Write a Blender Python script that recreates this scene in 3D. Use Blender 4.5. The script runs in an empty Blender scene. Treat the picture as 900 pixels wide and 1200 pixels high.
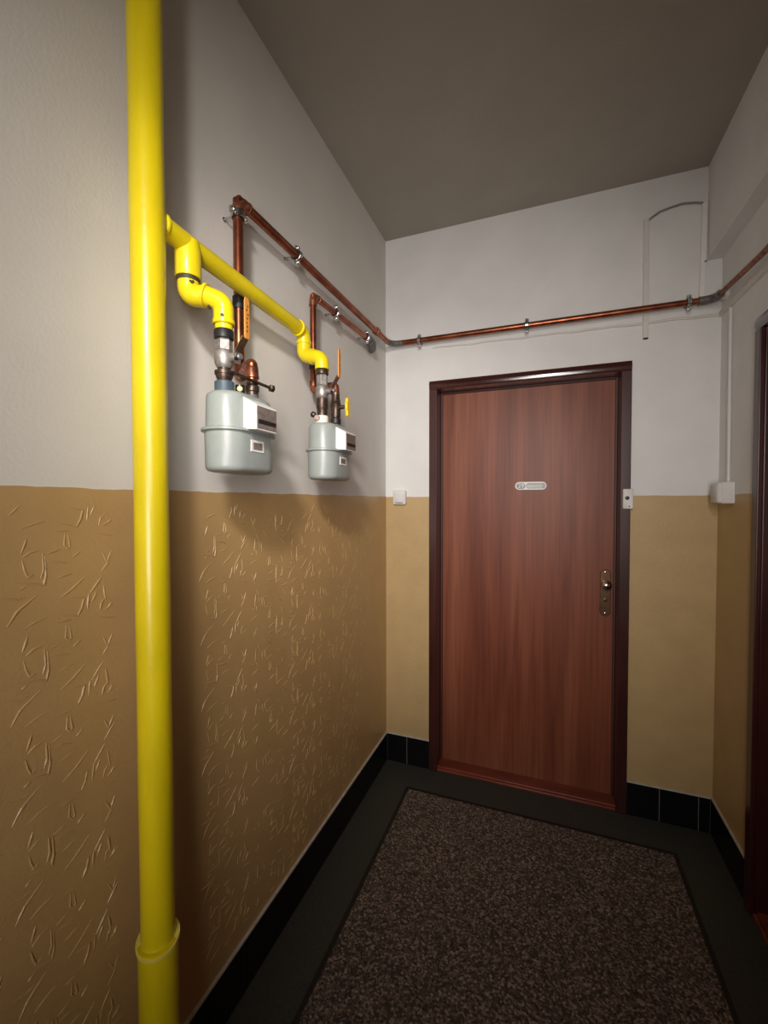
import bpy, bmesh, math, random
from mathutils import Vector, Matrix
V = Vector
random.seed(7)
SC = bpy.context.scene
COL = SC.collection

# ------------------------------------------------------------------ camera
W = 1.49; H = 2.813; PL = 1.446; BH = 0.150; YB = -3.4
cd = bpy.data.cameras.new('camera'); cam = bpy.data.objects.new('camera', cd); COL.objects.link(cam)
cam.location = (0.8115, -2.1666, 1.4208)
yaw, pit, rol, fpx = 0.3629, 0.0252, 0.0014, 497.92
cam.rotation_euler = (Matrix.Rotation(yaw, 3, 'Z') @ Matrix.Rotation(math.pi/2 - pit, 3, 'X') @ Matrix.Rotation(-rol, 3, 'Z')).to_euler()
cd.sensor_fit = 'VERTICAL'; cd.sensor_height = 24; cd.lens = fpx/1200*24; cd.clip_start = 0.02
SC.camera = cam

# ------------------------------------------------------------------ world, lights, exposure
wd = bpy.data.worlds.new('world'); SC.world = wd; wd.use_nodes = True
wd.node_tree.nodes['Background'].inputs[0].default_value = (0.05, 0.05, 0.05, 1)
wd.node_tree.nodes['Background'].inputs[1].default_value = 0.2
LC = (1.0, 0.935, 0.885)
def spot(name, loc, aim, half, r, e):
    ld = bpy.data.lights.new(name, 'SPOT'); ld.shadow_soft_size = r; ld.energy = e; ld.color = LC
    ld.spot_size = math.radians(2*half); ld.spot_blend = 1.0
    lo = bpy.data.objects.new(name, ld); COL.objects.link(lo); lo.location = loc
    lo.rotation_euler = (V(aim) - V(loc)).to_track_quat('-Z', 'Y').to_euler()
# corridor lamp behind and above the viewer (wide beam plus hot centre), and two added soft fills, no real lamps, lifting the corner and its shadows
spot('corridor_lamp', (.84, -2.72, 2.28), (.22, 0, 1.45), 42, .085, 46)
spot('corridor_lamp_beam', (.84, -2.72, 2.28), (.05, 0, 1.40), 22, .085, 110)
spot('added_fill_near', (.81, -2.25, 1.75), (.22, 0, 1.50), 46, .30, 56)
spot('added_fill_low', (.80, -3.00, 1.20), (.20, 0, 1.30), 45, .30, 57)
vs = SC.view_settings
vs.view_transform = 'Standard'; vs.look = 'None'; vs.gamma = 1; vs.use_curve_mapping = False
vs.exposure = 0.0

# ------------------------------------------------------------------ materials
def mat(name, col, rough=0.5, metal=0.0, var=0.0, vscale=20, bump=0.0, bscale=200, col2=None, stretch=(1,1,1), coat=0, detail=4, spec=0.5):
    m = bpy.data.materials.new(name); m.use_nodes = True
    nt = m.node_tree; N = nt.nodes; L = nt.links
    b = N['Principled BSDF']
    b.inputs['Base Color'].default_value = (*col, 1); b.inputs['Roughness'].default_value = rough
    b.inputs['Metallic'].default_value = metal; b.inputs['Specular IOR Level'].default_value = spec
    if coat: b.inputs['Coat Weight'].default_value = coat; b.inputs['Coat Roughness'].default_value = 0.15
    g = N.new('ShaderNodeNewGeometry')
    mp = N.new('ShaderNodeMapping'); mp.inputs['Scale'].default_value = stretch
    L.new(g.outputs['Position'], mp.inputs['Vector'])
    if var or col2:
        n = N.new('ShaderNodeTexNoise'); n.inputs['Scale'].default_value = vscale; n.inputs['Detail'].default_value = detail
        L.new(mp.outputs[0], n.inputs['Vector'])
        r = N.new('ShaderNodeValToRGB'); L.new(n.outputs['Fac'], r.inputs[0])
        r.color_ramp.elements[0].position = 0.35; r.color_ramp.elements[1].position = 0.65
        c2 = col2 if col2 else tuple(c*(1-var) for c in col)
        r.color_ramp.elements[0].color = (*c2, 1); r.color_ramp.elements[1].color = (*col, 1)
        L.new(r.outputs[0], b.inputs['Base Color'])
    if bump:
        n2 = N.new('ShaderNodeTexNoise'); n2.inputs['Scale'].default_value = bscale; n2.inputs['Detail'].default_value = 5
        L.new(g.outputs['Position'], n2.inputs['Vector'])
        bp = N.new('ShaderNodeBump'); bp.inputs['Strength'].default_value = bump; bp.inputs['Distance'].default_value = 0.002
        L.new(n2.outputs['Fac'], bp.inputs['Height']); L.new(bp.outputs[0], b.inputs['Normal'])
    return m

M = {}
M['plaster'] = mat('white_plaster', (0.74, 0.735, 0.72), 0.85, var=0.06, vscale=6, bump=0.35, bscale=90)
M['plaster_left'] = mat('white_wall_paint', (0.70, 0.67, 0.62), 0.8, var=0.05, vscale=5, bump=0.25, bscale=140)
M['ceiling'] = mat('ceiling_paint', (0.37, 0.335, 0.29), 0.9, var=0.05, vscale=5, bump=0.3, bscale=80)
M['frame_head'] = mat('polished_mahogany_head', (0.052, 0.012, 0.010), 0.15, var=0.35, vscale=30, stretch=(0.15, 1, 1), coat=0.9)
M['door_stop'] = mat('dark_door_rebate', (0.06, 0.016, 0.012), 0.55, var=0.3, vscale=30, stretch=(1, 1, .15))
M['dado'] = mat('ochre_oil_paint', (0.50, 0.320, 0.135), 0.36, var=0.08, vscale=7, bump=0.3, bscale=150)
M['dado_back'] = mat('ochre_rough_paint', (0.49, 0.340, 0.158), 0.5, var=0.08, vscale=9, bump=0.6, bscale=80)
M['tile'] = mat('black_glazed_tile', (0.006, 0.006, 0.007), 0.22, var=0.2, vscale=8, spec=0.35)
M['pale_bead'] = mat('pale_caulk', (0.55, 0.50, 0.42), 0.8, var=0.2, vscale=40)
M['trunk_white'] = mat('white_trunking', (0.82, 0.81, 0.77), 0.5, var=0.04, vscale=30)
M['grout'] = mat('pale_grout', (0.30, 0.28, 0.25), 0.85, var=0.2, vscale=40)
M['border'] = mat('dark_grey_green_border', (0.046, 0.048, 0.040), 0.6, var=0.35, vscale=120, bump=0.3, bscale=200)
M['black_line'] = mat('black_inlay', (0.006, 0.006, 0.006), 0.6, var=0.2, vscale=60)
M['door_frame'] = mat('dark_mahogany_lacquer', (0.052, 0.012, 0.010), 0.32, var=0.35, vscale=30, stretch=(1, 1, 0.15), coat=0.3)
M['threshold'] = mat('red_lacquered_threshold', (0.22, 0.045, 0.02), 0.35, var=0.35, vscale=30, stretch=(0.15, 1, 1), coat=0.2)
M['yellow'] = mat('yellow_pipe_paint', (0.70, 0.55, 0.006), 0.33, var=0.12, vscale=25, bump=0.25, bscale=70, stretch=(1, 1, 0.3), coat=0.15)
M['yellow_edge'] = mat('yellow_paint_edge', (0.80, 0.68, 0.12), 0.4, var=0.1, vscale=50)
M['chip'] = mat('chipped_dark_thread', (0.045, 0.040, 0.02), 0.6, var=0.4, vscale=200)
M['copper'] = mat('aged_copper', (0.40, 0.125, 0.058), 0.33, 0.92, vscale=18, col2=(0.19, 0.058, 0.032), bump=0.1, bscale=60)
M['copper_dull'] = mat('soldered_copper', (0.36, 0.13, 0.065), 0.42, 0.8, vscale=60, col2=(0.14, 0.05, 0.03))
M['steel'] = mat('nickel_plated_brass', (0.42, 0.39, 0.365), 0.48, 0.75, var=0.4, vscale=90)
M['zinc'] = mat('zinc_clamp', (0.60, 0.60, 0.60), 0.22, 1.0, var=0.3, vscale=120)
M['dark_metal'] = mat('dark_bronze_nut', (0.12, 0.085, 0.065), 0.4, 0.8, var=0.5, vscale=120)
M['rubber'] = mat('black_rubber', (0.010, 0.010, 0.010), 0.5, var=0.2, vscale=50)
M['grey_fit'] = mat('grey_cast_fitting', (0.16, 0.15, 0.14), 0.55, 0.3, var=0.4, vscale=80)
M['meter'] = mat('pale_grey_enamel', (0.27, 0.298, 0.282), 0.36, 0.0, var=0.06, vscale=40, bump=0.1, bscale=160, coat=0.1)
M['white_pl'] = mat('white_plastic', (0.68, 0.67, 0.65), 0.4, var=0.03, vscale=30)
M['index_face'] = mat('index_faceplate', (0.19, 0.15, 0.13), 0.3, var=0.35, vscale=90)
M['black_pl'] = mat('black_plastic', (0.012, 0.011, 0.011), 0.35, var=0.2, vscale=60)
M['blue_cap'] = mat('blue_grey_cap', (0.06, 0.095, 0.12), 0.5, var=0.25, vscale=60)
M['cream_cap'] = mat('cream_cap', (0.74, 0.70, 0.58), 0.5, var=0.08, vscale=60)
M['lead'] = mat('lead_seal', (0.40, 0.30, 0.25), 0.6, 0.2, var=0.3, vscale=120)
M['yellow_seal'] = mat('yellow_seal', (0.72, 0.62, 0.12), 0.4, var=0.2, vscale=200)
M['orange'] = mat('orange_lever_coating', (0.62, 0.24, 0.04), 0.4, var=0.12, vscale=60)
M['yel_lever'] = mat('yellow_handle_plastic', (0.85, 0.50, 0.02), 0.35, var=0.08, vscale=60)
M['trunk'] = mat('painted_trunking', (0.66, 0.64, 0.59), 0.6, var=0.05, vscale=20)
M['cable'] = mat('grey_painted_cable', (0.26, 0.245, 0.22), 0.6, var=0.2, vscale=40)
M['putty'] = mat('white_putty', (0.72, 0.71, 0.68), 0.8, var=0.08, vscale=60, bump=0.5, bscale=120)
M['bronze'] = mat('brown_anodised_plate', (0.17, 0.095, 0.055), 0.32, 0.85, var=0.2, vscale=40)
M['chrome'] = mat('polished_chrome', (0.80, 0.79, 0.78), 0.12, 1.0)
M['chrome_dull'] = mat('worn_chrome_rim', (0.75, 0.74, 0.73), 0.35, 0.5)
M['slate'] = mat('dark_slate_insert', (0.05, 0.07, 0.09), 0.3, var=0.1, vscale=60)
M['paper'] = mat('pale_green_name_card', (0.55, 0.60, 0.53), 0.6, var=0.08, vscale=60)

def wood_mat(name, a, b, c, rough, axis='x'):
    m = bpy.data.materials.new(name); m.use_nodes = True; nt = m.node_tree; N = nt.nodes; L = nt.links
    bs = N['Principled BSDF']; g = N.new('ShaderNodeNewGeometry')
    m1 = N.new('ShaderNodeMapping'); m1.inputs['Scale'].default_value = (7, 7, 0.5)
    m2 = N.new('ShaderNodeMapping'); m2.inputs['Scale'].default_value = (90, 90, 2.5)
    n1 = N.new('ShaderNodeTexNoise'); n1.inputs['Scale'].default_value = 1.3; n1.inputs['Detail'].default_value = 3; n1.inputs['Distortion'].default_value = 0.4
    n2 = N.new('ShaderNodeTexNoise'); n2.inputs['Scale'].default_value = 1.0; n2.inputs['Detail'].default_value = 5
    for mm, nn in ((m1, n1), (m2, n2)):
        L.new(g.outputs['Position'], mm.inputs['Vector']); L.new(mm.outputs[0], nn.inputs['Vector'])
    r = N.new('ShaderNodeValToRGB'); L.new(n1.outputs['Fac'], r.inputs[0])
    e = r.color_ramp.elements; e[0].position = 0.32; e[0].color = (*a, 1); e[1].position = 0.68; e[1].color = (*c, 1)
    k = e.new(0.5); k.color = (*b, 1)
    mx = N.new('ShaderNodeMix'); mx.data_type = 'RGBA'; mx.blend_type = 'MULTIPLY'; mx.inputs[0].default_value = 0.45
    L.new(r.outputs[0], mx.inputs[6])
    r2 = N.new('ShaderNodeValToRGB'); r2.color_ramp.elements[0].position = 0.35; r2.color_ramp.elements[0].color = (0.55, 0.5, 0.48, 1)
    r2.color_ramp.elements[1].position = 0.6; r2.color_ramp.elements[1].color = (1, 1, 1, 1)
    L.new(n2.outputs['Fac'], r2.inputs[0]); L.new(r2.outputs[0], mx.inputs[7]); L.new(mx.outputs[2], bs.inputs['Base Color'])
    bs.inputs['Roughness'].default_value = rough; bs.inputs['Specular IOR Level'].default_value = 0.32
    return m
M['leaf'] = wood_mat('cherry_laminate', (0.150, 0.038, 0.018), (0.210, 0.060, 0.029), (0.26, 0.085, 0.044), 0.46)

def terrazzo():
    m = bpy.data.materials.new('speckled_brown_terrazzo'); m.use_nodes = True; nt = m.node_tree; N = nt.nodes; L = nt.links
    bs = N['Principled BSDF']; g = N.new('ShaderNodeNewGeometry')
    vo = N.new('ShaderNodeTexVoronoi'); vo.inputs['Scale'].default_value = 170; vo.inputs['Randomness'].default_value = 1
    L.new(g.outputs['Position'], vo.inputs['Vector'])
    n = N.new('ShaderNodeTexNoise'); n.inputs['Scale'].default_value = 110; n.inputs['Detail'].default_value = 3
    L.new(g.outputs['Position'], n.inputs['Vector'])
    sep = N.new('ShaderNodeSeparateColor'); L.new(vo.outputs['Color'], sep.inputs[0])
    ad = N.new('ShaderNodeMath'); ad.operation = 'MULTIPLY_ADD'; L.new(n.outputs['Fac'], ad.inputs[0]); ad.inputs[1].default_value = 1.1
    L.new(sep.outputs[0], ad.inputs[2])
    r = N.new('ShaderNodeValToRGB'); L.new(ad.outputs[0], r.inputs[0])
    mr = N.new('ShaderNodeMapRange'); mr.inputs['From Max'].default_value = 2.0
    L.new(ad.outputs[0], mr.inputs['Value']); L.new(mr.outputs[0], r.inputs[0])
    e = r.color_ramp.elements
    e[0].position = 0.22; e[0].color = (0.016, 0.012, 0.010, 1); e[1].position = 0.85; e[1].color = (0.38, 0.31, 0.255, 1)
    for p, c in ((0.42, (0.050, 0.038, 0.031, 1)), (0.62, (0.135, 0.104, 0.085, 1))):
        k = e.new(p); k.color = c
    L.new(r.outputs[0], bs.inputs['Base Color']); bs.inputs['Roughness'].default_value = 0.7
    b = N.new('ShaderNodeBump'); b.inputs['Strength'].default_value = 0.35; b.inputs['Distance'].default_value = 0.002
    L.new(n.outputs['Fac'], b.inputs['Height']); L.new(b.outputs[0], bs.inputs['Normal'])
    return m
M['terrazzo'] = terrazzo()

# ------------------------------------------------------------------ helpers
def NB(): return bmesh.new()
def obj(name, bm, m, parent=None, smooth=False, bevel=0, kind=None, label=None):
    me = bpy.data.meshes.new(name)
    bmesh.ops.recalc_face_normals(bm, faces=bm.faces)
    if parent is not None:
        bmesh.ops.translate(bm, verts=bm.verts, vec=-wloc(parent))
    bm.to_mesh(me); bm.free()
    o = bpy.data.objects.new(name, me); COL.objects.link(o)
    me.materials.append(M[m] if isinstance(m, str) else m)
    if smooth:
        for p in me.polygons: p.use_smooth = True
        me.set_sharp_from_angle(angle=math.radians(38))
    if parent is not None: o.parent = parent
    if bevel:
        b = o.modifiers.new('bevel', 'BEVEL'); b.width = bevel; b.segments = 2; b.limit_method = 'ANGLE'
    if kind: o['kind'] = kind
    if label: o['label'] = label
    return o
def wloc(o):
    l = V(o.location)
    while o.parent: o = o.parent; l = l + V(o.location)
    return l
def thing(name, label, cat, loc=(0, 0, 0), group=None):
    o = bpy.data.objects.new(name, None); COL.objects.link(o); o.location = loc; o.empty_display_size = 0.03
    o['label'] = label; o['category'] = cat
    if group: o['group'] = group
    return o
def tag(o, label, cat, group=None):
    o['label'] = label; o['category'] = cat
    if group: o['group'] = group
    return o
def box(bm, a, b):
    x0, y0, z0 = (min(a[i], b[i]) for i in range(3)); x1, y1, z1 = (max(a[i], b[i]) for i in range(3))
    v = [bm.verts.new(p) for p in ((x0,y0,z0),(x1,y0,z0),(x1,y1,z0),(x0,y1,z0),(x0,y0,z1),(x1,y0,z1),(x1,y1,z1),(x0,y1,z1))]
    for f in ((0,3,2,1),(4,5,6,7),(0,1,5,4),(1,2,6,5),(2,3,7,6),(3,0,4,7)): bm.faces.new([v[i] for i in f])
    return bm
def bx(a, b): return box(NB(), a, b)
def frames(pts):
    out = []; n = len(pts)
    t0 = (pts[1]-pts[0]).normalized()
    up = V((0, 0, 1)) if abs(t0.z) < 0.9 else V((1, 0, 0))
    u = t0.cross(up).normalized()
    for i in range(n):
        t = (pts[min(i+1, n-1)] - pts[max(i-1, 0)]).normalized()
        u = (u - t*u.dot(t)).normalized(); out.append((u, t.cross(u)))
    return out
def sweep(bm, pts, r, seg=20, cap=True):
    pts = [V(p) for p in pts]; fr = frames(pts); rings = []
    rr = r if isinstance(r, (list, tuple)) else [r]*len(pts)
    for p, (u, w), q in zip(pts, fr, rr):
        rings.append([bm.verts.new(p + (u*math.cos(2*math.pi*k/seg) + w*math.sin(2*math.pi*k/seg))*q) for k in range(seg)])
    for a, b in zip(rings, rings[1:]):
        for k in range(seg): bm.faces.new((a[k], a[(k+1) % seg], b[(k+1) % seg], b[k]))
    if cap: bm.faces.new(rings[0][::-1]); bm.faces.new(rings[-1])
    return bm
def fillet(a, c, b, r, n=8):
    a, c, b = V(a), V(c), V(b); d1 = (a-c).normalized(); d2 = (b-c).normalized()
    ang = d1.angle(d2); t = r/math.tan(ang/2); p1 = c+d1*t; p2 = c+d2*t
    ctr = c + (d1+d2).normalized()*(r/math.sin(ang/2)); s = p1-ctr; e = p2-ctr; th = s.angle(e); out = []
    for i in range(n+1):
        k = i/n; out.append(ctr + (s*math.sin((1-k)*th) + e*math.sin(k*th))/math.sin(th))
    return out
def lathe(bm, base, axis, prof, seg=24, hexa=False):
    """prof: [(distance along the axis, radius)]"""
    base = V(base); ax = V(axis).normalized()
    up = V((0, 0, 1)) if abs(ax.z) < 0.9 else V((1, 0, 0)); u = ax.cross(up).normalized(); w = ax.cross(u)
    if hexa: seg = 6
    rings = [[bm.verts.new(base + ax*d + (u*math.cos(2*math.pi*k/seg+.3) + w*math.sin(2*math.pi*k/seg+.3))*r) for k in range(seg)] for d, r in prof]
    for a, b in zip(rings, rings[1:]):
        for k in range(seg): bm.faces.new((a[k], a[(k+1) % seg], b[(k+1) % seg], b[k]))
    bm.faces.new(rings[0][::-1]); bm.faces.new(rings[-1]); return bm
def lz(x, y, prof, hexa=False):
    """vertical lathe, prof: [(z, radius)] going up"""
    return lathe(NB(), (x, y, 0), (0, 0, 1), prof, hexa=hexa)
def stadium(cx, cy, a, r, n=10):
    out = []
    for k in range(n+1):
        t = math.pi*k/n; out.append((cx + r*math.cos(t), cy + a + r*math.sin(t)))
    for k in range(n+1):
        t = math.pi + math.pi*k/n; out.append((cx + r*math.cos(t), cy - a + r*math.sin(t)))
    return out
def stack(bm, rings):
    rs = [[bm.verts.new(p) for p in r] for r in rings]; n = len(rs[0])
    for a, b in zip(rs, rs[1:]):
        for k in range(n): bm.faces.new((a[k], a[(k+1) % n], b[(k+1) % n], b[k]))
    bm.faces.new(rs[0][::-1]); bm.faces.new(rs[-1]); return bm
def rrect(w, h, r, n=5):
    out = []
    for cx, cy, a0 in ((w/2-r, h/2-r, 0), (-w/2+r, h/2-r, 90), (-w/2+r, -h/2+r, 180), (w/2-r, -h/2+r, 270)):
        for k in range(n+1):
            t = math.radians(a0 + 90*k/n); out.append((cx + r*math.cos(t), cy + r*math.sin(t)))
    return out
def plate(bm, o, ux, uy, un, w, h, r, t, bev=0.002):
    """rounded plate: centre o on its back, facing un"""
    o, ux, uy, un = V(o), V(ux), V(uy), V(un)
    def ring(s, d): return [o + ux*x*(w-2*s)/w + uy*y*(h-2*s)/h + un*d for x, y in rrect(w, h, r)]
    return stack(bm, [ring(0, 0), ring(0, t-bev), ring(bev, t)])
XP, YP, ZP = V((1, 0, 0)), V((0, 1, 0)), V((0, 0, 1))

# ------------------------------------------------------------------ room shell
def struct(name, bm, m, **k):
    o = obj(name, bm, m, **k); o['kind'] = 'structure'; return o
T = 0.15
floor = struct('floor', bx((-T, YB-T, -0.05), (W+T, T+0.1, 0)), 'border', label='dark grey-green stone floor border around a speckled brown field')
FX0, FX1, FY1, FY0 = 0.176, 1.318, -0.180, -2.9
b = NB(); lw = 0.016
for a, c in (((FX0, FY0, 0), (FX0+lw, FY1, .0012)), ((FX1-lw, FY0, 0), (FX1, FY1, .0012)), ((FX0+lw, FY1-lw, 0), (FX1-lw, FY1, .0012)), ((FX0+lw, FY0, 0), (FX1-lw, FY0+lw, .0012))): box(b, a, c)
obj('inlay_line', b, 'black_line', floor, label='thin black inlay line framing the speckled field')
obj('terrazzo_field', bx((FX0+lw, FY0+lw, 0), (FX1-lw, FY1-lw, .0015)), 'terrazzo', floor, label='speckled brown and grey floor field')
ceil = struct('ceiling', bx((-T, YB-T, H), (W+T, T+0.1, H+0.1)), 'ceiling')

def wavy_slab(o0, du, length, nrm, z0, z1, t, amp, holes=()):
    """thin painted layer on a wall with a hand-cut, slightly wavy top"""
    bm = NB(); o0, du, nrm = V(o0), V(du), V(nrm); n = int(length/0.02); F = []; Bk = []
    for i in range(n+1):
        s = length*i/n; z = z1 + amp*(math.sin(s*23)+0.6*math.sin(s*61+1)+0.4*math.sin(s*131+2))
        p = o0 + du*s
        F.append((bm.verts.new(p + nrm*t + ZP*z0), bm.verts.new(p + nrm*t + ZP*z))); Bk.append((bm.verts.new(p + ZP*z0), bm.verts.new(p + ZP*z)))
    for i in range(n):
        bm.faces.new((F[i][0], F[i+1][0], F[i+1][1], F[i][1])); bm.faces.new((F[i][1], F[i+1][1], Bk[i+1][1], Bk[i][1]))
        bm.faces.new((Bk[i][0], Bk[i][1], Bk[i+1][1], Bk[i+1][0])); bm.faces.new((F[i][0], Bk[i][0], Bk[i+1][0], F[i+1][0]))
    bm.faces.new((F[0][0], F[0][1], Bk[0][1], Bk[0][0])); bm.faces.new((F[-1][0], Bk[-1][0], Bk[-1][1], F[-1][1]))
    return bm
DT = 0.0015
wl = struct('wall_left', bx((-T, YB-T, 0), (0, T, H)), 'plaster_left')
dado_l = obj('painted_dado', wavy_slab((0, YB, 0), YP, -YB, XP, 0, PL, DT, 0.0012), 'dado', wl, label='ochre oil-painted lower band with embossed scratch pattern')

D0, D1, DH = 0.245, 1.165, 2.04      # main door frame, outer
b = NB(); box(b, (0, 0, 0), (D0+.02, T, H)); box(b, (D1-.02, 0, 0), (W, T, H)); box(b, (D0+.02, 0, DH-.02), (D1-.02, T, H))
wb = struct('wall_back', b, 'plaster')
obj('painted_dado', wavy_slab((0, 0, 0), XP, D0, -YP, 0, PL-.002, DT, 0.0008), 'dado_back', wb, label='ochre painted band left of the door')
obj('painted_dado', wavy_slab((D1, 0, 0), XP, W-D1, -YP, 0, PL-.002, DT, 0.0008), 'dado_back', wb, label='ochre painted band right of the door')
E0, E1 = -0.350, -1.270              # second door frame, outer, on the right wall
b = NB(); box(b, (W, E0-.02, 0), (W+T, T, H)); box(b, (W, YB-T, 0), (W+T, E1+.02, H)); box(b, (W, E1+.02, DH-.02), (W+T, E0-.02, H))
wr = struct('wall_right', b, 'plaster')
obj('painted_dado', wavy_slab((W, E0, 0), YP, -E0, -XP, 0, PL, DT, 0.0008), 'dado_back', wr, label='ochre painted band beside the corner')
obj('painted_dado', wavy_slab((W, YB, 0), YP, E1-YB, -XP, 0, PL, DT, 0.0008), 'dado_back', wr, label='ochre painted band beyond the second door')
wf = struct('wall_front', bx((0, YB-T, 0), (W, YB, H)), 'plaster')
obj('painted_dado', wavy_slab((0, YB, 0), XP, W, YP, 0, PL, DT, 0.0008), 'dado_back', wf)
struct('trim_1', bx((1.437, YB, 2.425), (W, 0, H)), 'plaster', label='plastered bulkhead along the top of the right wall')

# embossed strokes of the left dado: one repeat of the pattern, drawn in (u along the wall, v down) metres
PZ = 0.166; PU = 0.196
STR = [[(0.0115,1.397),(0.0285,1.415)], [(0.0275,1.376),(0.0445,1.383),(0.0645,1.387)], [(0.0345,1.359),(0.0265,1.335)], [(0.0285,1.328),(0.0405,1.336),(0.0555,1.338)],
       [(0.0265,1.322),(0.0295,1.305),(0.0335,1.294),(0.0435,1.293)], [(0.0315,1.292),(0.0435,1.297)], [(0.0595,1.332),(0.0605,1.303),(0.0555,1.288)], [(0.0635,1.327),(0.0645,1.293),(0.0605,1.277),(0.0415,1.283),(0.0185,1.288)],
       [(0.1015,1.411),(0.1265,1.406),(0.1225,1.389),(0.1145,1.375),(0.0865,1.383)], [(0.1375,1.412),(0.1345,1.384)], [(0.0945,1.365),(0.0925,1.342),(0.0985,1.335),(0.1025,1.338),(0.0995,1.362)], [(0.1075,1.319),(0.1215,1.329)],
       [(0.0665,1.317),(0.0855,1.314),(0.1025,1.308)], [(0.0665,1.33),(0.0875,1.335)], [(0.0805,1.286),(0.0945,1.29),(0.1075,1.291)], [(0.0845,1.249),(0.1065,1.262),(0.1325,1.283)],
       [(0.1585,1.374),(0.1615,1.388),(0.1705,1.396)], [(0.1665,1.373),(0.1855,1.382)], [(0.1545,1.361),(0.1895,1.352)], [(0.1635,1.324),(0.1725,1.303),(0.1825,1.324)],
       [(0.1605,1.284),(0.1825,1.309)], [(0.1385,1.245),(0.1625,1.274)], [(0.1655,1.258),(0.1705,1.222)], [(-0.0015,1.264),(0.0205,1.258),(0.0325,1.26)],
       [(0.0065,1.221),(0.0205,1.243),(0.0505,1.264)], [(0.0795,1.371),(0.1035,1.37)], [(0.1435,1.23),(0.1525,1.248)], [(0.0215,1.274),(0.0315,1.279)],
       [(0.1725,1.374),(0.1815,1.386)]]
b = NB()
def stroke(bm, P, w, h, x0):
    P = [V((0, y, z)) for y, z in P]; n = []
    pts = []
    for i in range(len(P)-1):
        for k in range(3): pts.append(P[i].lerp(P[i+1], k/3))
    pts.append(P[-1]); m = len(pts); prev = None
    for i, p in enumerate(pts):
        t = (pts[min(i+1, m-1)] - pts[max(i-1, 0)]).normalized(); s = V((0, -t.z, t.y))
        k = math.sin(math.pi*(0.08 + 0.84*i/(m-1)))**0.7
        ring = [bm.verts.new(p + s*w*k + XP*x0), bm.verts.new(p + s*w*k*.35 + XP*(x0+h*k)), bm.verts.new(p - s*w*k*.35 + XP*(x0+h*k)), bm.verts.new(p - s*w*k + XP*x0)]
        if prev:
            for q in range(3): bm.faces.new((prev[q], prev[q+1], ring[q+1], ring[q]))
        prev = ring
cols = [(-1.7515-PU, 0, False), (-1.7515, 0, False)] + [(-1.345 + PU*k, 0.05*(k % 3), k % 2 == 1) for k in range(7)]
for c0, zo, mir in cols:
    for row in range(-1, 9):
        for s in STR:
            if c0 > -1.4 and random.random() < 0.10: continue
            jx, jz = random.gauss(0, .001), random.gauss(0, .001)
            P = [(c0 + (y if not mir else PU - y) + jx, z + jz - row*PZ + zo) for y, z in s]
            if max(z for y, z in P) > 1.415 or min(z for y, z in P) < BH+.02 or max(y for y, z in P) > -0.03: continue
            fl_ = min(1.0, max(.25, 1 - (P[0][0] + 1.0)/1.1)) if P[0][0] > -1.0 else 1.0     # the pattern is worn flat towards the corner
            stroke(b, P, random.uniform(.0017, .0025), random.uniform(.0013, .0021)*fl_, DT-.0001)
o = obj('embossed_strokes', b, 'dado', dado_l, smooth=False, kind='stuff', label='raised scratch-like strokes under the ochre paint')

# baseboards: black tiles on a grout bed
def skirting(name, o0, du, nrm, joints, seg_t=0.010, caps=None):
    o0, du, nrm = V(o0), V(du), V(nrm); L0, L1 = joints[0], joints[-1]
    def bb(a, c, z0, z1, t0, t1):
        p = o0 + du*a + nrm*t0 + ZP*z0; q = o0 + du*c + nrm*t1 + ZP*z1; return bx(p, q)
    base = struct(name, bb(L0, L1, 0, BH, 0, seg_t-.0035), 'grout')
    obj('grout_bead', bb(L0, L1, BH-.001, BH+.005, 0, seg_t-.001), 'pale_bead', base, label='pale grout line along the top of the tiles')
    for a, c in zip(joints, joints[1:]):
        obj('tile', bb(a+.0011, c-.0011, .001, BH-.001, .002, seg_t), 'tile', base, bevel=0.0015)
    return base
jl = [0.0]
while jl[-1] < 3.2: jl.append(jl[-1] + 0.148)
jl.append(-YB)
skirting('baseboard_left', (0, 0, 0), (0, -1, 0), (1, 0, 0), jl)
skirting('baseboard_back', (0, 0, 0), (1, 0, 0), (0, -1, 0), [0.010, 0.122, D0])
skirting('baseboard_back.001', (0, 0, 0), (1, 0, 0), (0, -1, 0), [D1, 1.293, 1.438, W-.010])
skirting('baseboard_right', (W, 0, 0), (0, -1, 0), (-1, 0, 0), [0.0, 0.110, 0.255, -E0])
jr = [-E1]
while jr[-1] < 3.2: jr.append(jr[-1] + 0.148)
skirting('baseboard_right.001', (W, 0, 0), (0, -1, 0), (-1, 0, 0), jr)

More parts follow.
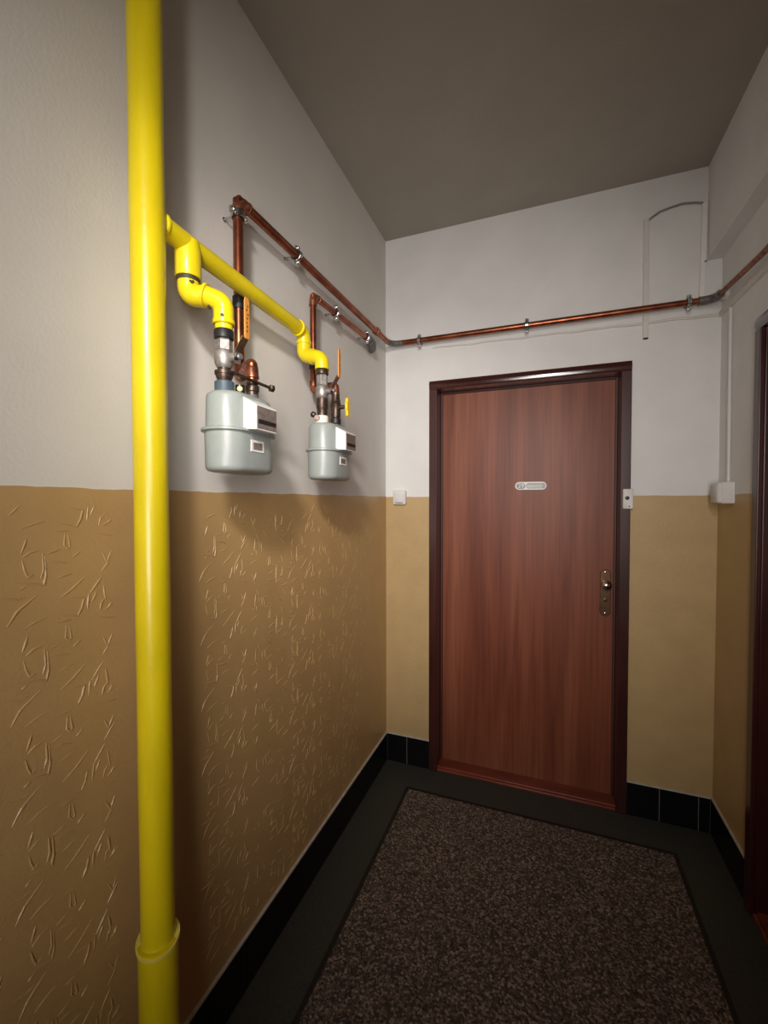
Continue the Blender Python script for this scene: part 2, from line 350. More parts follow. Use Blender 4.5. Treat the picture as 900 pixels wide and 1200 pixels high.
# ------------------------------------------------------------------ doors
FW = 0.042; FP = 0.016; RC = 0.085
def door(name, o0, du, dn, width, label):
    """o0 = lower left outer corner on the wall plane, du along the wall, dn towards the viewer"""
    o0, du, dn = V(o0), V(du), V(dn)
    def B(bm, u0, u1, z0, z1, n0, n1): return box(bm, o0 + du*u0 + dn*n0 + ZP*z0, o0 + du*u1 + dn*n1 + ZP*z1)
    d = struct(name, B(NB(), FW+.001, width-FW-.001, 0.012, DH-FW-.001, -RC-.04, -RC), 'leaf'); d['label'] = label
    g = 0.0
    b = NB(); B(b, 0, FW, 0, DH-FW, 0.0, FP); B(b, FW-.012, FW, 0, DH-FW, -RC-.04, 0.0)
    obj('door_jamb', b, 'door_frame', d, bevel=0.003)
    b = NB(); B(b, width-FW, width, 0, DH-FW, 0.0, FP); B(b, width-FW, width-FW+.012, 0, DH-FW, -RC-.04, 0.0)
    obj('door_jamb', b, 'door_frame', d, bevel=0.003)
    b = NB(); A_ = []
    for k in range(9):      # gently rounded face of the head
        q = k/8; zz = DH-FW+FW*q; dd_ = FP*(1 - .32*(2*q-1)**2)
        A_.append([o0 + du*u + dn*dd_ + ZP*zz for u in (0, width)])
    prof0 = [o0 + ZP*(DH-FW)] + [p[0] for p in A_] + [o0 + ZP*DH]; prof1 = [p + du*width for p in prof0]
    stack(b, [prof0, prof1]); B(b, FW-.012, width-FW+.012, DH-FW, DH-FW+.012, -RC-.04, 0.0)
    obj('door_head', b, 'frame_head', d, smooth=True)
    # rebate stop around the leaf
    b = NB(); B(b, FW, FW+.010, .02, DH-FW, -RC, -RC+.012); B(b, width-FW-.010, width-FW, .02, DH-FW, -RC, -RC+.012); B(b, FW+.010, width-FW-.010, DH-FW-.010, DH-FW, -RC, -RC+.012)
    obj('door_stop', b, M['door_stop'], d, bevel=0.002)
    b = NB(); B(b, FW-.012, width-FW+.012, 0, .018, -RC-.04, -.008); B(b, FW, width-FW, 0, .012, -.008, 0.006)
    obj('threshold', b, 'threshold', d, bevel=0.003, label='worn red wooden threshold')
    return d
d1 = door('door_1', (D0, 0, 0), XP, -YP, D1-D0, 'cherry red laminate flat door in a dark mahogany frame, facing the camera')
d2 = door('door_2', (W, E1, 0), YP, -XP, E0-E1, 'dark red door at the right edge, in the right wall')
LY = RC      # front of leaf plane (y)
# long handle plate with knob
hp = obj('handle_plate', plate(NB(), (1.080, LY, 0.985), XP, ZP, -YP, .046, .222, .0225, .007), 'bronze', d1, smooth=True, label='long rounded brown metal handle plate')
obj('knob', lathe(NB(), (1.080, LY-.007, 1.028), (0, -1, 0), [(0, .016), (.006, .016), (.009, .010), (.022, .010), (.028, .017), (.036, .0215), (.046, .0215), (.054, .016), (.058, .006)]), 'chrome', hp, smooth=True, label='polished round chrome knob')
obj('lock_cylinder', lathe(NB(), (1.080, LY-.006, 0.952), (0, -1, 0), [(0, .0095), (.005, .0095), (.0055, .008)]), 'dark_metal', hp, smooth=True)
for z in (1.083, 0.888): obj('screw', lathe(NB(), (1.080, LY-.0065, z), (0, -1, 0), [(0, .004), (.0012, .004), (.002, .002)]), 'chrome', hp, smooth=True)
# name plate
NX, NZ = 0.742, 1.497
np_ = obj('name_plate', plate(NB(), (NX, LY, NZ), XP, ZP, -YP, .150, .041, .020, .005), 'chrome_dull', d1, smooth=True, label='small oval white-rimmed name plate with number 29')
np_.data.materials[0] = M['white_pl']
obj('number_disc', plate(NB(), (NX-.046, LY-.005, NZ), XP, ZP, -YP, .043, .029, .014, .0008, .0003), 'slate', np_, smooth=True)
obj('card_window', plate(NB(), (NX+.024, LY-.005, NZ), XP, ZP, -YP, .090, .027, .010, .0006, .0002), 'slate', np_, smooth=True)
obj('name_card', plate(NB(), (NX+.018, LY-.0055, NZ-.002), XP, ZP, -YP, .072, .017, .002, .0006, .0002), 'paper', np_)
fc = bpy.data.curves.new('number', 'FONT'); fc.body = '29'; fc.size = 0.030; fc.extrude = 0.0004; fc.align_x = 'CENTER'; fc.align_y = 'CENTER'
fo = bpy.data.objects.new('tmp', fc); COL.objects.link(fo); bpy.context.view_layer.update()
fm = bpy.data.meshes.new_from_object(fo); bpy.data.objects.remove(fo)
num = bpy.data.objects.new('number', fm); COL.objects.link(num); fm.materials.clear(); fm.materials.append(M['white_pl'])
fm.transform(Matrix.Translation((NX-.046, LY-.0062, NZ)) @ Matrix.Rotation(math.pi/2, 4, 'X')); num.parent = np_
# door 2 handle plate (on the far side of the frame edge)
hp2 = obj('handle_plate', plate(NB(), (W+RC, E1+.085, 0.985), YP, ZP, -XP, .046, .222, .0225, .007), 'bronze', d2, smooth=True)
obj('knob', lathe(NB(), (W+RC-.007, E1+.085, 1.028), (-1, 0, 0), [(0, .016), (.006, .016), (.009, .010), (.022, .010), (.028, .017), (.036, .0215), (.046, .0215), (.054, .016), (.058, .006)]), 'chrome', hp2, smooth=True)

# ------------------------------------------------------------------ small electrics
t = thing('doorbell_switch', 'small square white doorbell switch left of the door, on the paint line', 'switch', (0.084, 0, 1.441))
obj('cover_plate', plate(NB(), (0.084, 0, 1.441), XP, ZP, -YP, .070, .076, .008, .024, .003), 'white_pl', t, smooth=True)
obj('push_button', plate(NB(), (0.084, -.024, 1.438), XP, ZP, -YP, .046, .048, .004, .005, .002), 'white_pl', t, smooth=True)
obj('name_slot', bx((0.063, -.0255, 1.4085), (0.105, -.024, 1.4125)), 'cable', t, label='grey slot at the foot of the switch')
t = thing('bell_push', 'narrow white bell push with black button on the right door jamb', 'doorbell', (1.153, -FP, 1.430))
obj('housing', plate(NB(), (1.153, -FP, 1.430), XP, ZP, -YP, .040, .088, .006, .017, .003), 'white_pl', t, smooth=True)
obj('button', lathe(NB(), (1.149, -FP-.017, 1.434), (0, -1, 0), [(0, .0085), (.003, .008), (.0045, .005)]), 'black_pl', t, smooth=True, label='round black button')
obj('screw', lathe(NB(), (1.157, -FP-.017, 1.397), (0, -1, 0), [(0, .0035), (.001, .0035), (.0012, .002)]), 'dark_metal', t, smooth=True)
t = thing('junction_box', 'white square junction box on the right wall by the corner', 'junction box', (W-DT, -.128, 1.452))
obj('box_body', plate(NB(), (W-DT, -.128, 1.452), YP, ZP, -XP, .086, .086, .008, .040, .002), 'white_pl', t, smooth=True)
obj('box_lid', plate(NB(), (W-DT-.040, -.128, 1.452), YP, ZP, -XP, .080, .080, .007, .014, .004), 'white_pl', t, smooth=True)
o = obj('wall_conduit', sweep(NB(), [(W-.006, -.112, 2.176), (W-.006, -.114, 1.9), (W-.006, -.120, 1.492)], .0062, 12), 'white_pl', smooth=True)
tag(o, 'thin white vertical conduit running down the right wall into the junction box', 'conduit')
# trunking on the back wall
def trunk(p0, p1, w, t, n): 
    p0, p1, n = V(p0), V(p1), V(n); d = (p1-p0).normalized(); s = d.cross(n)
    bm = NB(); vs = []
    for p in (p0, p1):
        vs.append([bm.verts.new(q) for q in (p+s*w/2, p-s*w/2, p-s*w/2*.8+n*t, p+s*w/2*.8+n*t)])
    a, c = vs
    for k in range(4): bm.faces.new((a[k], a[(k+1) % 4], c[(k+1) % 4], c[k]))
    bm.faces.new(a[::-1]); bm.faces.new(c); return bm
t = thing('cable_trunking', 'flat painted vertical trunking on the back wall, left leg, dark open lower end', 'trunking', (1.216, 0, 2.13))
obj('channel', trunk((1.216, 0, 2.134), (1.213, 0, 2.645), .024, .009, (0, -1, 0)), 'trunk', t, bevel=.001)
obj('open_end', bx((1.207, -.0085, 2.128), (1.225, -.0005, 2.134)), 'black_pl', t, label='dark open lower end')
o = obj('cable_trunking.001', trunk((1.417, 0, 2.262), (1.4235, 0, 2.660), .020, .013, (0, -1, 0)), 'trunk_white', bevel=.001)
tag(o, 'whiter vertical trunking beside the bulkhead corner, right leg', 'trunking')
pts = [V((1.222, -.006, 2.640)), V((1.262, -.007, 2.664)), V((1.305, -.007, 2.673)), V((1.345, -.007, 2.678)), V((1.385, -.007, 2.672)), V((1.418, -.007, 2.663))]
o = obj('arched_cable', sweep(NB(), pts, .0042, 10), 'cable', smooth=True)
tag(o, 'short grey cable arching between the tops of the two vertical trunkings', 'cable')
pts = []
for i in range(40):
    k = i/39; x = .262 + (1.486-.262)*k
    pts.append(V((x, -.004, 2.212 - .017*k + .0018*math.sin(k*31) + .0012*math.sin(k*67))))
o = obj('wall_cable', sweep(NB(), pts, [.0036 + .0026*(i/39) for i in range(40)], 8), 'trunk', smooth=True)
tag(o, 'thin painted-over cable running just below the copper pipe on the back wall', 'cable')
t = thing('corner_trunking', 'painted trunking running along the right wall below the copper pipe', 'trunking', (W, -.01, 2.190))
obj('channel', trunk((W, -.006, 2.194), (W, -1.9, 2.150), .022, .012, (-1, 0, 0)), 'trunk', t, bevel=.001)
o = obj('cable_stub', sweep(NB(), [(1.420, -.003, 2.425), (1.424, -.010, 2.418), (1.432, -.014, 2.420)], .004, 8), 'cable', smooth=True)
tag(o, 'tiny dark cable stub at the lower corner of the bulkhead', 'cable')

# ------------------------------------------------------------------ yellow gas pipework
RX, RY = 0.080, -1.541
g = thing('gas_riser', 'tall glossy yellow gas riser pipe with horizontal branch on the left wall', 'pipe', (RX, RY, 0))
obj('riser_pipe', sweep(NB(), [(RX, RY, 0.02+.1*i) for i in range(28)], [0.0315 + .0003*math.sin(i*1.7) for i in range(28)], 40), 'yellow', g, smooth=True)
obj('floor_sleeve', lathe(NB(), (RX, RY, 0.0), (0, 0, 1), [(0, .037), (.50, .037), (.527, .0385), (.532, .0385), (.533, .033)], seg=40), 'yellow', g, smooth=True, label='wider yellow sleeve around the foot of the riser')
bm = NB(); bmesh.ops.create_cone(bm, segments=40, radius1=.0405, radius2=.0405, depth=.007, cap_ends=True, matrix=Matrix.Translation((RX, RY, .531)) @ Matrix.Rotation(math.radians(7), 4, 'Y') @ Matrix.Rotation(math.radians(9), 4, 'X'))
obj('sleeve_collar', bm, 'yellow_edge', g, smooth=True, label='pale raised rim at the top of the sleeve')
obj('ceiling_collar', lz(RX, RY, [(H-.012, .040), (H-.001, .042)]), 'yellow', g, smooth=True)
BZ0, BZ1 = 1.981, 1.966; EY = -0.975
def bz(y): return BZ0 + (BZ1-BZ0)*(y-RY)/(EY-RY)
obj('branch_pipe', sweep(NB(), [(RX, RY+.02+(EY-.028-RY-.02)*k/6, bz(RY+.02+(EY-.028-RY-.02)*k/6)) for k in range(7)], .0215, 32), 'yellow', g, smooth=True)
obj('weld_bead', lathe(NB(), (RX, RY+.028, bz(RY+.03)), (0, 1, 0), [(0, .021), (.002, .0245), (.006, .0250), (.010, .0225)], seg=32), 'yellow', g, smooth=True, label='weld bead where the branch leaves the riser')
def elbow(name, a, c, b_, R_, r, collar=True, m='yellow', par=g):
    path = fillet(a, c, b_, R_, 10); path = [V(a)] + path + [V(b_)]
    bm = NB(); sweep(bm, path, r, 28); e = obj(name, bm, m, par, smooth=True)
    if collar:
        for p, q in ((path[0], path[1]), (path[-1], path[-2])):
            d = (q-p).normalized()
            obj('socket_rim', lathe(NB(), p, d, [(0, r*.98), (.001, r*1.13), (.009, r*1.14), (.012, r*1.0)], seg=28), m, e, smooth=True)
    return e
# first drop
TY = -1.440
obj('tee_socket', lz(RX, TY, [(1.906, .0262), (1.908, .0272), (1.960, .0272), (1.985, .024)]), 'yellow', g, smooth=True, label='yellow socket pointing down from the branch')
obj('socket_thread', lz(RX, TY, [(1.898, .0235), (1.908, .0235)]), 'chip', g, smooth=True, label='chipped dark thread under the socket')
P1 = (RX, TY, 1.900); C1 = (RX, TY, 1.880); I1 = (0.147, -1.408)
C2 = (*I1, 1.861); MID = V(C1).lerp(V(C2), .50)
elbow('elbow', P1, (RX, TY, 1.868), MID, .018, .0225, False)
elbow('elbow', MID, (*I1, 1.856), (*I1, 1.808), .022, .0215, False)
dd = (V(C2)-V(C1)).normalized()
obj('elbow_rim', lathe(NB(), MID-dd*.006, dd, [(0, .0235), (.001, .0262), (.007, .0262), (.008, .023)]), 'yellow', g, smooth=True, label='raised rim between the two elbows of the first drop')
obj('elbow_rim', lz(*I1, [(1.808, .0215), (1.810, .0235), (1.818, .0235), (1.820, .0215)]), 'yellow', g, smooth=True)
b = NB(); lathe(b, MID+dd*.004+V((0.004, -.004, -.0225)), dd, [(0, .004), (.004, .007), (.008, .004)], seg=8)
obj('paint_chip', b, 'chip', g, label='dark chipped spot on the elbow rim')
b = NB(); lathe(b, V((RX+.0195, TY-.010, 1.893)), (1, -.6, .2), [(0, .006), (.0008, .006)], seg=5)
obj('paint_chip', b, 'chip', g); b = NB(); lathe(b, V((I1[0]+.012, I1[1]-.0185, 1.822)), (.5, -.85, 0), [(0, .004), (.0022, .0035)], seg=6)
obj('paint_chip', b, 'chip', g)
obj('threaded_nipple', lz(*I1, [(1.7975, .0180), (1.808, .0195)]), 'yellow', g, smooth=True, label='worn yellow nipple above the first valve')
# end drop
I2 = (0.147, -0.968)
z_end = bz(EY)
elbow('elbow', (RX, EY-.028, z_end), (RX, EY+.008, z_end-.001), (RX, EY+.010, z_end-.036), .024, .0222, False)
obj('elbow_rim', lathe(NB(), (RX, EY-.030, z_end), (0, 1, 0), [(0, .022), (.001, .0255), (.008, .0255), (.010, .022)]), 'yellow', g, smooth=True)
obj('elbow_rim', lz(RX, EY+.010, [(z_end-.041, .022), (z_end-.040, .0245), (z_end-.033, .0245), (z_end-.032, .022)]), 'yellow', g, smooth=True)
zc = 1.890; MID2 = V((RX, EY+.010, zc)).lerp(V((*I2, zc-.014)), .5)
elbow('elbow', (RX, EY+.010, z_end-.036), (RX, EY+.010, zc), MID2, .022, .0222, False)
elbow('elbow', MID2, (*I2, zc-.016), (*I2, 1.838), .024, .0222, False)
dd = (V((*I2, zc-.014)) - V((RX, EY+.010, zc))).normalized()
obj('elbow_rim', lathe(NB(), MID2-dd*.004, dd, [(0, .0222), (.001, .0252), (.006, .0252), (.007, .022)]), 'yellow', g, smooth=True)

# ------------------------------------------------------------------ ball valves
def ball_valve(name, x, y, zt, k, label, nut_h, nutm):
    """zt = top, k = vertical scale"""
    t = thing(name, label, 'valve', (x, y, zt - .10*k), 'lever ball valves above the meters')
    z = lambda d: zt - d*k
    obj('top_nut', lz(x, y, [(z(nut_h), .0185), (z(nut_h-.001), .0208), (z(.002), .0208), (z(0), .0195)]), nutm, t, smooth=True, label='dark nut on top of the valve')
    obj('hex_end', lz(x, y, [(z(.046), .0170), (z(.044), .0185), (z(nut_h+.004), .0185), (z(nut_h), .0165)], True), 'steel', t, bevel=.0008)
    body = obj('ball_body', lz(x, y, [(z(.083), .0145), (z(.079), .0175), (z(.072), .0200), (z(.062), .0208), (z(.052), .0195), (z(.046), .0168)]), 'steel', t, smooth=True)
    obj('stem_boss', lathe(NB(), (x+.016, y, z(.062)), (1, 0, 0), [(0, .0105), (.016, .0095), (.018, .0065), (.030, .006)]), 'steel', t, smooth=True)
    obj('stem_nut', lathe(NB(), (x+.036, y, z(.062)), (1, 0, 0), [(0, .0085), (.006, .0085)], hexa=True), 'zinc', t)
    lever = NB()
    prof = [(x+.035, z(.075)), (x+.037, z(.052)), (x+.058, z(.022))]
    for w, (p, q) in ((.010, (prof[0], prof[1])), (.010, (prof[1], prof[2]))):
        a = V((p[0], y, p[1])); c = V((q[0], y, q[1])); d = (c-a).normalized(); n = V((d.z, 0, -d.x))
        stack(lever, [[a+YP*w+n*.0012, a-YP*w+n*.0012, a-YP*w-n*.0012, a+YP*w-n*.0012], [c+YP*w+n*.0012, c-YP*w+n*.0012, c-YP*w-n*.0012, c+YP*w-n*.0012]])
    lv = obj('lever_arm', lever, 'zinc', t, label='bent zinc lever arm')
    grip = NB(); zz0, zz1 = z(.026), z(.026)+.088
    stack(grip, [[V((x+.0585+o_, y+.002+u*w*f, zz)) for u, o_ in ((1, 0), (-1, 0), (-1, .003), (1, .003))] for zz, w, f in ((zz0, .0065, .9), (zz0+.006, .0080, 1), (zz1-.008, .0080, 1), (zz1, .0055, 1))])
    gp = obj('grip', grip, 'orange', lv, bevel=.001, label='orange coated lever grip')
    pr = NB()
    for i in range(7):
        u0 = random.uniform(-.0035, .0005); h0 = zz0+.014+i*.009
        box(pr, (x+.0613, y+.002+u0, h0), (x+.0617, y+.002+u0+.0035, h0+random.uniform(.003, .0065)))
    obj('grip_print', pr, 'black_pl', lv, kind='stuff', label='worn dark print on the lever grip')
    return t
v1 = ball_valve('ball_valve', *I1, 1.797, 1.0, 'nickel ball valve with orange lever above the nearer, larger-looking meter', .020, 'rubber')
v2 = ball_valve('ball_valve.001', *I2, 1.8365, 1.10, 'nickel ball valve with orange lever above the farther meter, near the corner', .014, 'dark_metal')

# ------------------------------------------------------------------ meters
def meter(name, cx, cy, z0, z1, label, collar_m):
    t = thing(name, label, 'gas meter', (cx, cy, z0), 'wall gas meters')
    a, r = .039, .0495; zm = z0 + (z1-z0)*.515
    def ring(z, s, tilt=0): return [V((x, y, z)) for x, y in stadium(cx, cy, a, r+s)]
    lo_ = NB(); stack(lo_, [ring(z0, -.014), ring(z0+.002, -.006), ring(z0+.007, -.0012), ring(z0+.013, 0), ring(zm-.006, .001), ring(zm-.001, .001)])
    obj('lower_shell', lo_, 'meter', t, smooth=True)
    up = NB(); stack(up, [ring(zm+.004, -.001), ring(z1-.012, -.003), ring(z1-.005, -.006), ring(z1-.001, -.012), ring(z1+.001, -.022)])
    obj('upper_shell', up, 'meter', t, smooth=True)
    fl = NB(); stack(fl, [ring(zm-.003, .006), ring(zm-.0015, .008), ring(zm+.003, .008), ring(zm+.0045, .006)])
    obj('flange', fl, 'meter', t, smooth=True, label='raised flange seam round the middle')
    # index housing on the front (+X) side
    fx0, fx1 = cx+r-.003, cx+r+.032; y0, y1 = cy-.047, cy+.028
    hz0, hz1b, hz1f = zm+.002, z1-.012, z1-.031
    bm = NB(); stack(bm, [[V((fx0, y0, hz0)), V((fx0, y1, hz0)), V((fx0, y1, hz1b)), V((fx0, y0, hz1b))], [V((fx1, y0, hz0-.002)), V((fx1, y1, hz0-.002)), V((fx1, y1, hz1f)), V((fx1, y0, hz1f))]])
    ix = obj('index_housing', bm, 'white_pl', t, bevel=.0015, label='white wedge-shaped counter housing')
    obj('index_face', bx((fx1-.0005, y0+.003, hz0+.0015), (fx1+.0012, y1-.003, hz1f-.003)), 'index_face', ix, bevel=.0004, label='brownish counter faceplate')
    obj('digit_window', bx((fx1+.001, y0+.006, hz0+.012), (fx1+.0022, y1-.006, hz0+.021)), 'black_pl', ix, label='black digit strip')
    # type label on the front of the lower shell
    lb = obj('rating_label', bx((cx+r, cy-.026, zm-.044), (cx+r+.0022, cy+.020, zm-.018)), 'white_pl', t, bevel=.0006, label='small white-bordered rating label')
    obj('label_field', bx((cx+r+.002, cy-.019, zm-.039), (cx+r+.0028, cy+.013, zm-.023)), 'index_face', lb)
    # bosses
    dy = .050
    obj('inlet_collar', lz(cx, cy-dy, [(z1-.002, .0200), (z1, .0208), (z1+.021, .0208), (z1+.023, .0190)]), collar_m, t, smooth=True, label='plastic collar on the inlet boss')
    obj('outlet_boss', lz(cx, cy+dy-.005, [(z1-.002, .0155), (z1+.014, .0150), (z1+.016, .0135)]), 'grey_fit', t, smooth=True)
    return t, dict(zi=z1+.023, zo=z1+.014, yi=cy-dy, yo=cy+dy-.005, z1=z1)
m1, q1 = meter('gas_meter', 0.147, -1.358, 1.486, 1.662, 'pale grey gas meter nearer the riser, with blue-grey collar and white counter housing', 'blue_cap')
m2, q2 = meter('gas_meter.001', 0.147, -0.920, 1.490, 1.668, 'pale grey gas meter nearer the corner, with cream collar and white counter housing', 'cream_cap')
# first meter: union under the valve, seal, spacer bar, outlet union
X0 = 0.147
o = obj('inlet_union', lathe(NB(), (X0, -1.408, 1.684), (0, 0, 1), [(0, .0135), (.008, .0165), (.012, .0180), (.024, .0180), (.026, .0145), (.031, .0140)]), 'dark_metal', smooth=True)
tag(o, 'dark bronze union nut joining the nearer ball valve to the nearer meter', 'fitting')
o = obj('inlet_union.001', lathe(NB(), (X0, I2[1], 1.690), (0, 0, 1), [(0, .0165), (.022, .0165), (.025, .0185), (.055, .0185), (.058, .0145)]), 'dark_metal', smooth=True)
tag(o, 'dark bronze union nut joining the farther ball valve to the farther meter', 'fitting')
t = thing('seal_plug', 'small black plug with yellow face beside the blue-grey collar', 'seal', (.172, -1.385, 1.664))
obj('plug_body', lz(.166, -1.380, [(1.662, .0105), (1.682, .0105)]), 'black_pl', t, smooth=True)
obj('plug_face', lathe(NB(), (.1725, -1.3885, 1.672), (.6, -.8, .1), [(0, .0062), (.002, .0055)]), 'yellow_seal', t, smooth=True, label='yellow sealing face')
t = thing('spacer_bar', 'dark metal spacer bar with a bolt between the connections of the nearer meter', 'bracket', (.165, -1.33, 1.70))
obj('bar', bx((.158, -1.412, 1.7035), (.168, -1.262, 1.708)), 'dark_metal', t, bevel=.001)
obj('bolt', lathe(NB(), (.163, -1.262, 1.7055), (.35, 1, 0), [(-.004, .005), (0, .0095), (.008, .0095), (.009, .006)], seg=6), 'dark_metal', t)
obj('ring', lathe(NB(), (X0, -1.408, 1.700), (0, 0, 1), [(0, .0205), (.007, .0205)]), 'dark_metal', t, smooth=True)
o = obj('outlet_union', lathe(NB(), (X0, -1.313, 1.674), (0, 0, 1), [(0, .0140), (.010, .0145), (.012, .0165), (.024, .0165), (.027, .0135), (.034, .0130)]), 'dark_metal', smooth=True)
tag(o, 'dark union on the outlet of the nearer meter', 'fitting')
# second meter: seals, small valve
t = thing('lead_seal', 'black tag and pinkish lead seal hanging beside the cream collar', 'seal', (.147, -.99, 1.68))
obj('seal_tag', lathe(NB(), (.132, -.990, 1.692), (-.3, -1, .1), [(-.012, .004), (0, .0045), (.001, .0085), (.009, .009), (.013, .0045)]), 'black_pl', t, smooth=True)
obj('seal_slug', lathe(NB(), (.140, -.987, 1.682), (.5, -1, 0), [(0, .009), (.010, .009), (.012, .006)]), 'lead', t, smooth=True)
yo = q2['yo']
t = thing('outlet_valve', 'small dark bronze valve with yellow butterfly handle on the farther meter', 'valve', (X0, yo, 1.68))
obj('lower_nut', lz(X0, yo, [(1.680, .0150), (1.683, .0175), (1.698, .0175), (1.701, .0150)]), 'rubber', t, smooth=True)
obj('valve_body', lz(X0, yo, [(1.700, .0135), (1.706, .0160), (1.728, .0165), (1.742, .0185), (1.756, .0165), (1.770, .0140), (1.788, .0135)]), 'dark_metal', t, smooth=True)
obj('valve_stem', lathe(NB(), (X0+.012, yo, 1.737), (1, 0, 0), [(0, .0075), (.018, .0065), (.024, .0045), (.034, .0045)]), 'dark_metal', t, smooth=True)
hb = NB(); hx = X0+.040
stack(hb, [[V((hx+o_, yo+u*w, zz)) for u, o_ in ((1, 0), (-1, 0), (-1, .009), (1, .009))] for zz, w in ((1.704, .004), (1.708, .008), (1.722, .0095), (1.730, .0125), (1.744, .0125), (1.752, .0095), (1.762, .008), (1.766, .004))])
obj('butterfly_handle', hb, 'yel_lever', t, bevel=.0015, label='yellow butterfly handle')

# ------------------------------------------------------------------ copper pipes
rc = .0132
CX = 0.047
def run(par, pts, r, m='copper', name='pipe_run'): return obj(name, sweep(NB(), pts, r, 20), m, par, smooth=True)
def celbow(par, a, c, b_, r, R_=.024):
    a, c, b_ = V(a), V(c), V(b_); path = fillet(c+(a-c).normalized()*(R_+.012), c, c+(b_-c).normalized()*(R_+.012), R_, 8)
    p0 = c+(a-c).normalized()*(R_+.016); p1 = c+(b_-c).normalized()*(R_+.016)
    bm = sweep(NB(), [p0]+path+[p1], r*1.16, 20)
    e = obj('elbow', bm, 'copper_dull', par, smooth=True)
    for p, q in ((p0, path[0]), (p1, path[-1])):
        d = (q-p).normalized(); obj('solder_rim', lathe(NB(), p-d*.001, d, [(0, r*1.1), (.001, r*1.27), (.006, r*1.27), (.007, r*1.1)]), 'copper_dull', e, smooth=True)
c1 = thing('copper_pipe', 'long upper copper pipe from the nearer meter along left, back and right walls', 'pipe', (CX, -1.235, 1.745))
ZC, ZB = 2.216, 2.246; CYB = -.050
pv = (CX, -1.236); vt = (*pv, ZC); vb = (*pv, 1.752); mo = (X0, -1.313, 1.752)
kn = (CX, -.090, 2.236)
run(c1, [(X0, -1.313, 1.706), (X0, -1.313, 1.752)], rc, name='outlet_stub')
celbow(c1, (X0, -1.313, 1.6), mo, vb, rc, .018)
run(c1, [mo, vb], rc); celbow(c1, mo, vb, vt, rc, .018)
run(c1, [vb, vt], rc); celbow(c1, vb, vt, (CX, -.5, ZC), rc)
# the wall run rises very slightly towards the corner
run(c1, [vt, (CX, -.11, 2.240)], rc)
obj('coupling', lathe(NB(), (CX, -.262, 2.237), (0, 1, 0), [(0, rc*1.1), (.001, rc*1.35), (.026, rc*1.35), (.027, rc*1.1)]), 'copper_dull', c1, smooth=True)
fil = fillet((CX, -.3, 2.2385), (CX, CYB, 2.243), (.3, CYB, 2.2435), .045, 8)
run(c1, [(CX, -.112, 2.240)] + fil + [(.115, CYB, 2.243)], rc*1.06, 'grey_fit', 'corner_bend')
run(c1, [(.11, CYB, 2.243), (1.430, CYB, 2.243)], rc)
fil = fillet((1.3, CYB, 2.243), (1.452, CYB, 2.243), (1.452, -.4, 2.223), .036, 8)
run(c1, [(1.395, CYB, 2.243)] + fil + [(1.452, -.105, 2.239)], rc*1.25, 'grey_fit', 'corner_bend')
run(c1, [(1.452, -.10, 2.2395), (1.452, -.47, 2.206), (1.452, -2.2, 2.19)], .0095, 'copper_dull')
c2 = thing('copper_pipe.001', 'short lower copper pipe from the farther meter, ending in a grey fitting near the corner', 'pipe', (CX, -.834, 1.81))
r2 = .0112; CX2 = .043
p2 = (CX2, -.842); o2 = (X0, yo, 1.812); w2b = (*p2, 1.812); w2t = (*p2, 2.143)
run(c2, [(X0, yo, 1.782), o2], r2, name='outlet_stub'); celbow(c2, (X0, yo, 1.7), o2, w2b, r2, .016)
run(c2, [o2, w2b], r2); celbow(c2, o2, w2b, w2t, r2, .016)
run(c2, [w2b, w2t], r2); celbow(c2, w2b, w2t, (CX2, -.4, 2.15), r2, .020)
run(c2, [w2t, (CX2, -.330, 2.170)], r2)
obj('black_band', lz(*p2, [(1.888, r2*1.3), (1.902, r2*1.3)]), 'rubber', c2, smooth=True)
e = obj('end_coupling', lathe(NB(), (CX2, -.352, 2.169), (-.02, 1, .01), [(0, .014), (.004, .0175), (.016, .0175), (.018, .0150), (.035, .0150)]), 'grey_fit', c2, smooth=True, label='dull grey end coupling')
obj('end_cone', sweep(NB(), [(CX2, -.322, 2.169), (CX2-.006, -.290, 2.164), (CX2-.018, -.250, 2.158), (.004, -.222, 2.154)], [.019, .022, .019, .008], 16), 'grey_fit', e, smooth=True, label='grey cone entering the wall')
obj('black_band', lz(*pv, [(1.930, rc*1.25), (1.962, rc*1.25)]), 'rubber', c1, smooth=True)
o = obj('wall_putty', lathe(NB(), (1.470, -.070, 2.250), (-1, -.5, 0), [(-.02, .020), (0, .020), (.010, .014), (.014, .005)], seg=10), 'putty', smooth=True)
tag(o, 'small white putty lump behind the copper bend in the right corner', 'putty')

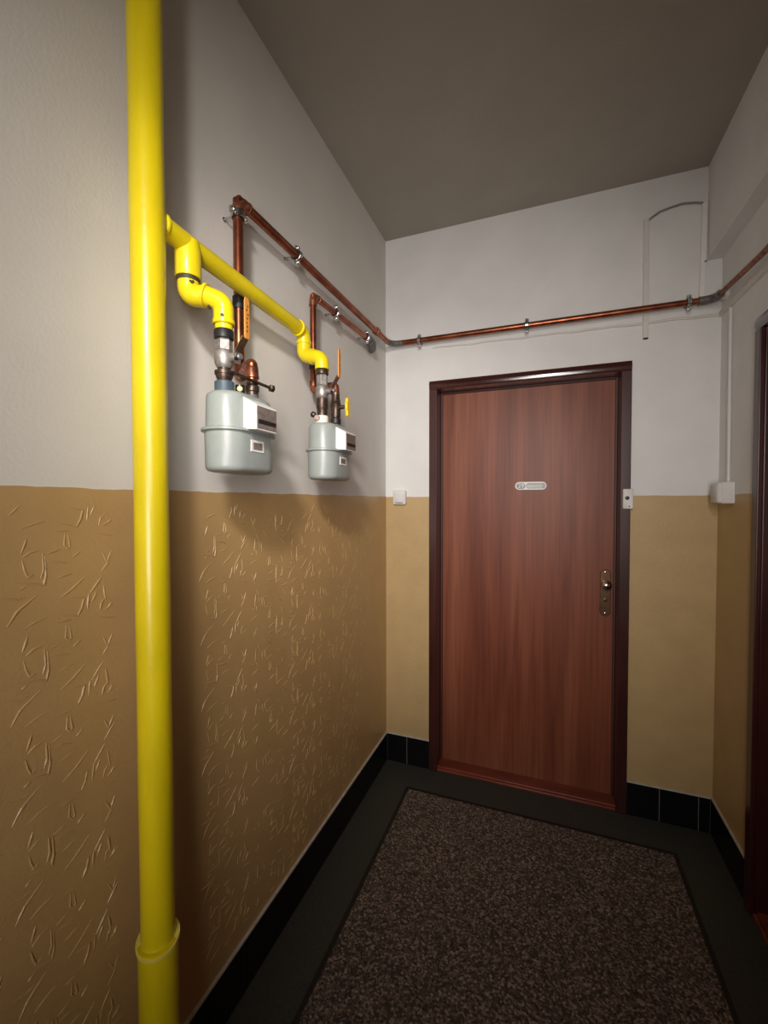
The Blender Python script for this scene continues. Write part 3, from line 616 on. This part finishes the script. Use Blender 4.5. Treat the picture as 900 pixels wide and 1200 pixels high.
def clamp(name, p, ax, nrm, r, dist, label, lug=None):
    """p on the pipe axis, ax pipe axis, nrm from the wall to the pipe, dist pipe axis to wall"""
    p, ax, nrm = V(p), V(ax).normalized(), V(nrm); s = ax.cross(nrm).normalized()
    t = thing(name, label, 'pipe clamp', p, 'pipe clamps holding the copper pipes')
    obj('rubber_ring', lathe(NB(), p-ax*.010, ax, [(0, r+.003), (.020, r+.003)]), 'rubber', t, smooth=True)
    obj('band', lathe(NB(), p-ax*.0075, ax, [(0, r+.0045), (.001, r+.0058), (.014, r+.0058), (.015, r+.0045)]), 'zinc', t, smooth=True)
    for sg in (1, -1):
        c = p + s*sg*(r+.010); bm = NB()
        stack(bm, [[c+s*a*.007+ax*b_*.008+nrm*d for a, b_ in ((1, 1), (-1, 1), (-1, -1), (1, -1))] for d in (-.004, .004)])
        lg = obj('lug', bm, 'zinc', t, bevel=.001)
        obj('screw_head', lathe(NB(), c+nrm*.004, nrm, [(0, .0068), (.003, .0068), (.006, .0045)]), 'chrome', lg, smooth=True)
    obj('wall_stud', lathe(NB(), p-nrm*dist, nrm, [(0, .006), (.002, .006), (.0025, .0032), (max(.006, dist-r-.004), .0032)], seg=12), 'zinc', t, smooth=True)
NX_, NY_ = XP, -YP
clamp('pipe_clamp', (*pv, 2.176), ZP, NX_, rc, CX, 'zinc clamp on the vertical copper pipe just below its top bend')
clamp('pipe_clamp.001', (CX, -.952, 2.222), YP, NX_, rc, CX, 'zinc clamp midway along the upper copper pipe on the left wall')
clamp('pipe_clamp.002', (CX2, -.672, 2.152), YP, NX_, r2, CX2, 'zinc clamp on the lower copper pipe just past its bend')
clamp('pipe_clamp.003', (CX2, -.366, 2.168), YP, NX_, r2, CX2, 'dark clamp at the end of the lower copper pipe beside the grey fitting')
clamp('pipe_clamp.004', (.202, CYB, 2.243), XP, NY_, rc, .05, 'zinc clamp on the back wall pipe nearest the left corner')
clamp('pipe_clamp.005', (.724, CYB, 2.243), XP, NY_, rc, .05, 'zinc clamp on the back wall pipe above the middle of the door')
clamp('pipe_clamp.006', (1.362, CYB, 2.243), XP, NY_, rc, .05, 'zinc clamp on the back wall pipe between the two vertical trunkings')
